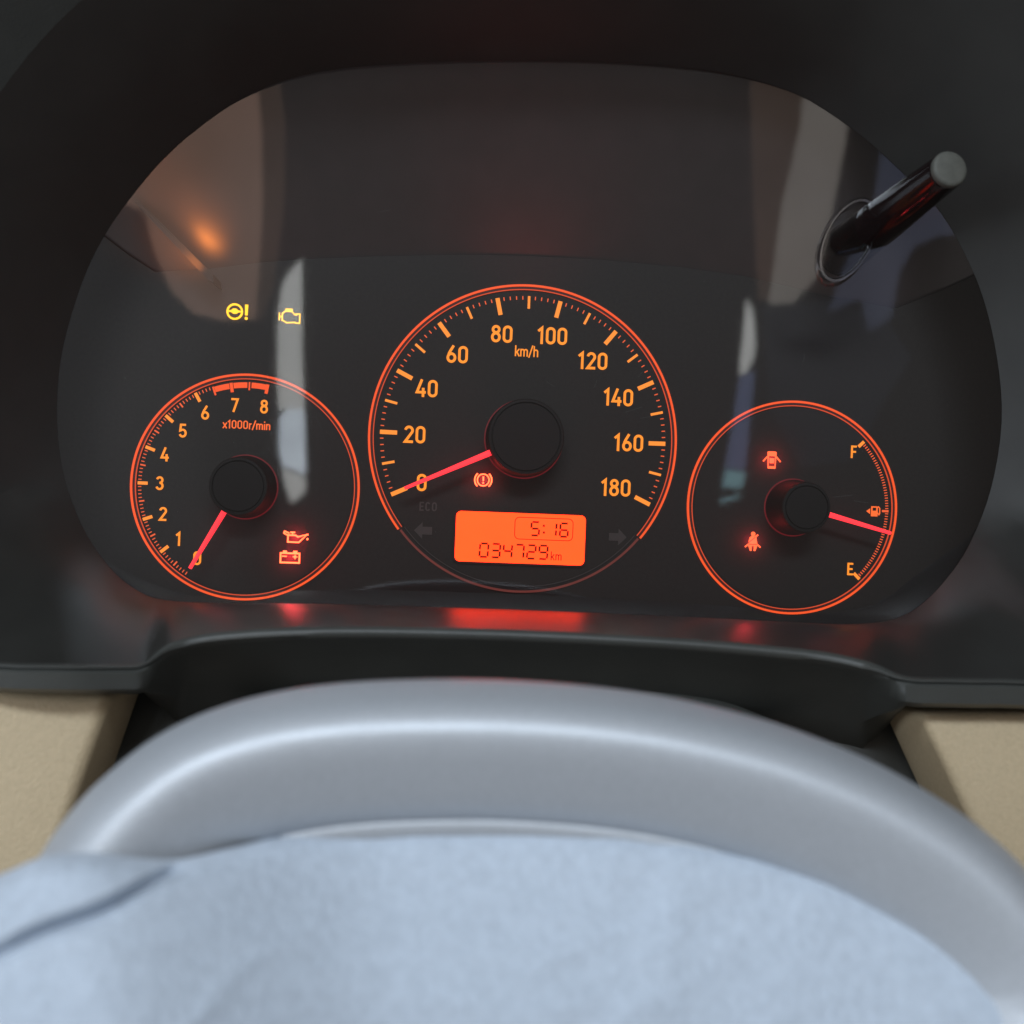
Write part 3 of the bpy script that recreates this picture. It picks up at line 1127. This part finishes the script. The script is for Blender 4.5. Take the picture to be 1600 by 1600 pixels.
slab('trim_panel', [(-300, 1070, -.085), (174, 1084, -.085), (128, 1215, -.088), (60, 1420, -.095), (-40, 1800, -.11), (-400, 1800, -.11)], 0.03, M['beige'], .003)
slab('trim_panel', [(1900, 1112, -.085), (1440, 1116, -.085), (1470, 1180, -.088), (1540, 1330, -.094), (1640, 1800, -.11), (1950, 1800, -.11)], 0.03, M['beige'], .003)
slab('column_cover', [(60, 1050, -.045), (560, 1010, -.03), (1040, 1015, -.03), (1560, 1060, -.045), (1700, 1500, -.055), (1200, 1800, -.06), (400, 1800, -.06), (-50, 1500, -.055)], 0.02, M['column'], .004)
slab('column_shroud', [(330, 1130, -.075), (560, 1040, -.06), (1000, 1045, -.06), (1290, 1160, -.075), (1320, 1800, -.09), (280, 1800, -.09)], 0.012, M['column'], .006)

# ================================================================== window gaps and added glowing panes behind the driver, seen only as reflections in the lens
CAB_Y = -0.80


def behind(px, py):
    """point of the pane plane behind the camera whose mirror image in the lens falls on that line of sight"""
    p = at(px, py, 2 * LENS_Y - CAB_Y)
    return Vector((p.x, CAB_Y, p.z))


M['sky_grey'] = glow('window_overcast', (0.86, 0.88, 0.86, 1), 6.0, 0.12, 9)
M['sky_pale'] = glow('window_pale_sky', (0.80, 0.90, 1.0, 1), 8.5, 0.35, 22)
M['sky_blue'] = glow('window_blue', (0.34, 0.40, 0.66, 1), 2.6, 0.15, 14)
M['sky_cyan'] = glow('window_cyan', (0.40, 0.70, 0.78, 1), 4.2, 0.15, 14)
M['patch_brown'] = glow('reflection_brown', (1.0, 0.66, 0.52, 1), 1.9, 0.25, 9)  # glow of panes added to make the brown reflection
M['dim_brown'] = glow('reflection_dim_brown', (1.0, 0.72, 0.58, 1), 0.6, 0.3, 9)
M['patch_grey'] = glow('reflection_grey', (1.0, 0.92, 0.84, 1), 1.8, 0.3, 9)  # glow of a pane added for a grey reflection
M['sheen_grey'] = glow('reflection_haze', (0.85, 0.88, 1.0, 1), 0.28, 0.6, 6)  # pale haze over the fuel gauge, made by an added pane
M['patch_blue'] = glow('reflection_blue', (0.50, 0.56, 0.80, 1), 1.1, 0.3, 12)  # glow of a pane added for the bluish reflection


def window(label, panes):  # builds the window gaps and the panes added for other reflections
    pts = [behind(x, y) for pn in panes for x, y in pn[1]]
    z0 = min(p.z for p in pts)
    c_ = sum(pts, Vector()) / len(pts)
    r_ = empty('reflected_panes', (c_.x, CAB_Y, z0))
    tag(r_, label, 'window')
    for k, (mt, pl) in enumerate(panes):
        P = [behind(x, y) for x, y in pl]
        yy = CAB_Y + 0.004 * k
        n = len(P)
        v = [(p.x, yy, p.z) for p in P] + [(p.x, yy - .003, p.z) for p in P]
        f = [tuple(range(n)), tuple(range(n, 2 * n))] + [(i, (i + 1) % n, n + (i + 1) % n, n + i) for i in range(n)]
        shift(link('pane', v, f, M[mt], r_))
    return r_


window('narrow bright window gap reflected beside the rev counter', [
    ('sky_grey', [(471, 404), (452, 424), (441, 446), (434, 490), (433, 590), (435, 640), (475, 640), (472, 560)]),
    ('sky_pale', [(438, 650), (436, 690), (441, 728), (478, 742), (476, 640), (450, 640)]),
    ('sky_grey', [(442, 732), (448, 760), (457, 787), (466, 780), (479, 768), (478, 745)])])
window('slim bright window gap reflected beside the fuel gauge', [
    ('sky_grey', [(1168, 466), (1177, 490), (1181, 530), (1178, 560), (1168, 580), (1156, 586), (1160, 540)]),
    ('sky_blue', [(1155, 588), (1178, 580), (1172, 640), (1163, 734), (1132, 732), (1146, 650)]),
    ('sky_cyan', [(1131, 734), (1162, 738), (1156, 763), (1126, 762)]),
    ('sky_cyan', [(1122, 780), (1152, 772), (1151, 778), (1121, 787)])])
window('brown glowing panes added for the reflection above the steering warning light', [
    ('patch_brown', [(395, 60), (408, 200), (410, 320), (404, 430), (398, 498), (345, 500), (300, 488), (268, 455), (240, 390), (225, 330), (150, 300), (200, 60)]),
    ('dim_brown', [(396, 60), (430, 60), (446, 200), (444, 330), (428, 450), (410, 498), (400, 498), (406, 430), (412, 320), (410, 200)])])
window('dim glowing panes added for reflections and haze beside the reset stem', [
    ('patch_grey', [(1262, 60), (1340, 60), (1322, 220), (1300, 335), (1280, 430), (1225, 490), (1200, 470), (1222, 320), (1250, 200)]),
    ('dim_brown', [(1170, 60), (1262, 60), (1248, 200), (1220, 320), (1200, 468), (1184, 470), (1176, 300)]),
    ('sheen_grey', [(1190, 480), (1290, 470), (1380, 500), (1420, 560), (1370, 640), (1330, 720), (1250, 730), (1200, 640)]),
    ('patch_blue', [(1372, 230), (1440, 290), (1500, 370), (1460, 372), (1420, 390), (1398, 430), (1385, 500), (1352, 520), (1340, 470), (1290, 490), (1310, 430), (1360, 320)])])

# step in the housing, and a spot added for the amber glow beside it
hs = [(214, 320), (222, 319), (336, 432), (338, 446), (328, 440)]
mb = MB()
mb.poly([xz(x, y, -0.008) for x, y in hs], 0.004, -0.0115)
o = shift(mb.build('housing_step', M['hub'], cl))
pl = bpy.data.lights.new('amber_glow_spot', 'SPOT')
pl.energy = 0.040
pl.color = (1.0, 0.26, 0.04)
pl.shadow_soft_size = 0.004
pl.spot_size = R(110)
pl.spot_blend = 1.0
po = bpy.data.objects.new('amber_glow_spot', pl)
COL.objects.link(po)
po.location = at(304, 418, -0.0140)
po.rotation_euler = (at(285, 350, 0.0) - po.location).to_track_quat('-Z', 'Y').to_euler()

# dust and fine hairline scratches on the lens
mb = MB()
rd = random.Random(11)
for _ in range(90):
    x, y = rd.uniform(150, 1500), rd.uniform(300, 930)
    q = xz(x, y, LENS_Y)
    r_ = rd.choice((.00005, .00006, .00008, .00012))
    a0 = rd.uniform(0, 6)
    mb.poly([(q[0] + r_ * rd.uniform(.6, 1.3) * math.cos(a0 + k * PI / 3), q[1] + r_ * rd.uniform(.6, 1.3) * math.sin(a0 + k * PI / 3)) for k in range(6)], LENS_Y - .00005, LENS_Y - .00012)
for (x, y, a, l) in ((990, 640, 20, 26), (1010, 652, 12, 18), (1318, 775, 8, 30), (1345, 784, -6, 22), (930, 600, 70, 12), (1000, 585, 55, 10), (860, 600, -30, 14), (1255, 560, 80, 16), (600, 330, 15, 20)):
    q = xz(x, y, LENS_Y)
    d = (math.cos(R(a)) * l * MPP / 2, math.sin(R(a)) * l * MPP / 2)
    mb.stroke([(q[0] - d[0], q[1] - d[1]), (q[0] + d[1] * .15, q[1]), (q[0] + d[0], q[1] + d[1])], .00006, LENS_Y - .00005, LENS_Y - .0001)
o = shift(mb.build('lens_dust', mat('lens_dust', (0.10, 0.10, 0.095), 0.9, 0.1), cl))
o['kind'] = 'stuff'

# spot added for a red haze on the housing roof
rl = bpy.data.lights.new('roof_haze_spot', 'SPOT')
rl.energy = 0.026
rl.color = (1.0, 0.10, 0.09)
rl.shadow_soft_size = 0.004
rl.spot_size = R(100)
rl.spot_blend = 1.0
ro = bpy.data.objects.new('roof_haze_spot', rl)
COL.objects.link(ro)
ro.location = at(835, 530, -0.0245)
ro.rotation_euler = (at(835, 170, -0.008) - ro.location).to_track_quat('-Z', 'Y').to_euler()

# dark covers either side of the steering column
slab('column_side', [(130, 1060, -.052), (380, 1000, -.046), (420, 1110, -.050), (300, 1260, -.060), (60, 1420, -.076), (0, 1420, -.076)], 0.02, M['lip'], .001)
slab('column_side', [(1480, 1090, -.052), (1250, 1010, -.046), (1230, 1130, -.050), (1360, 1270, -.060), (1580, 1440, -.076), (1660, 1440, -.076)], 0.02, M['lip'], .001)
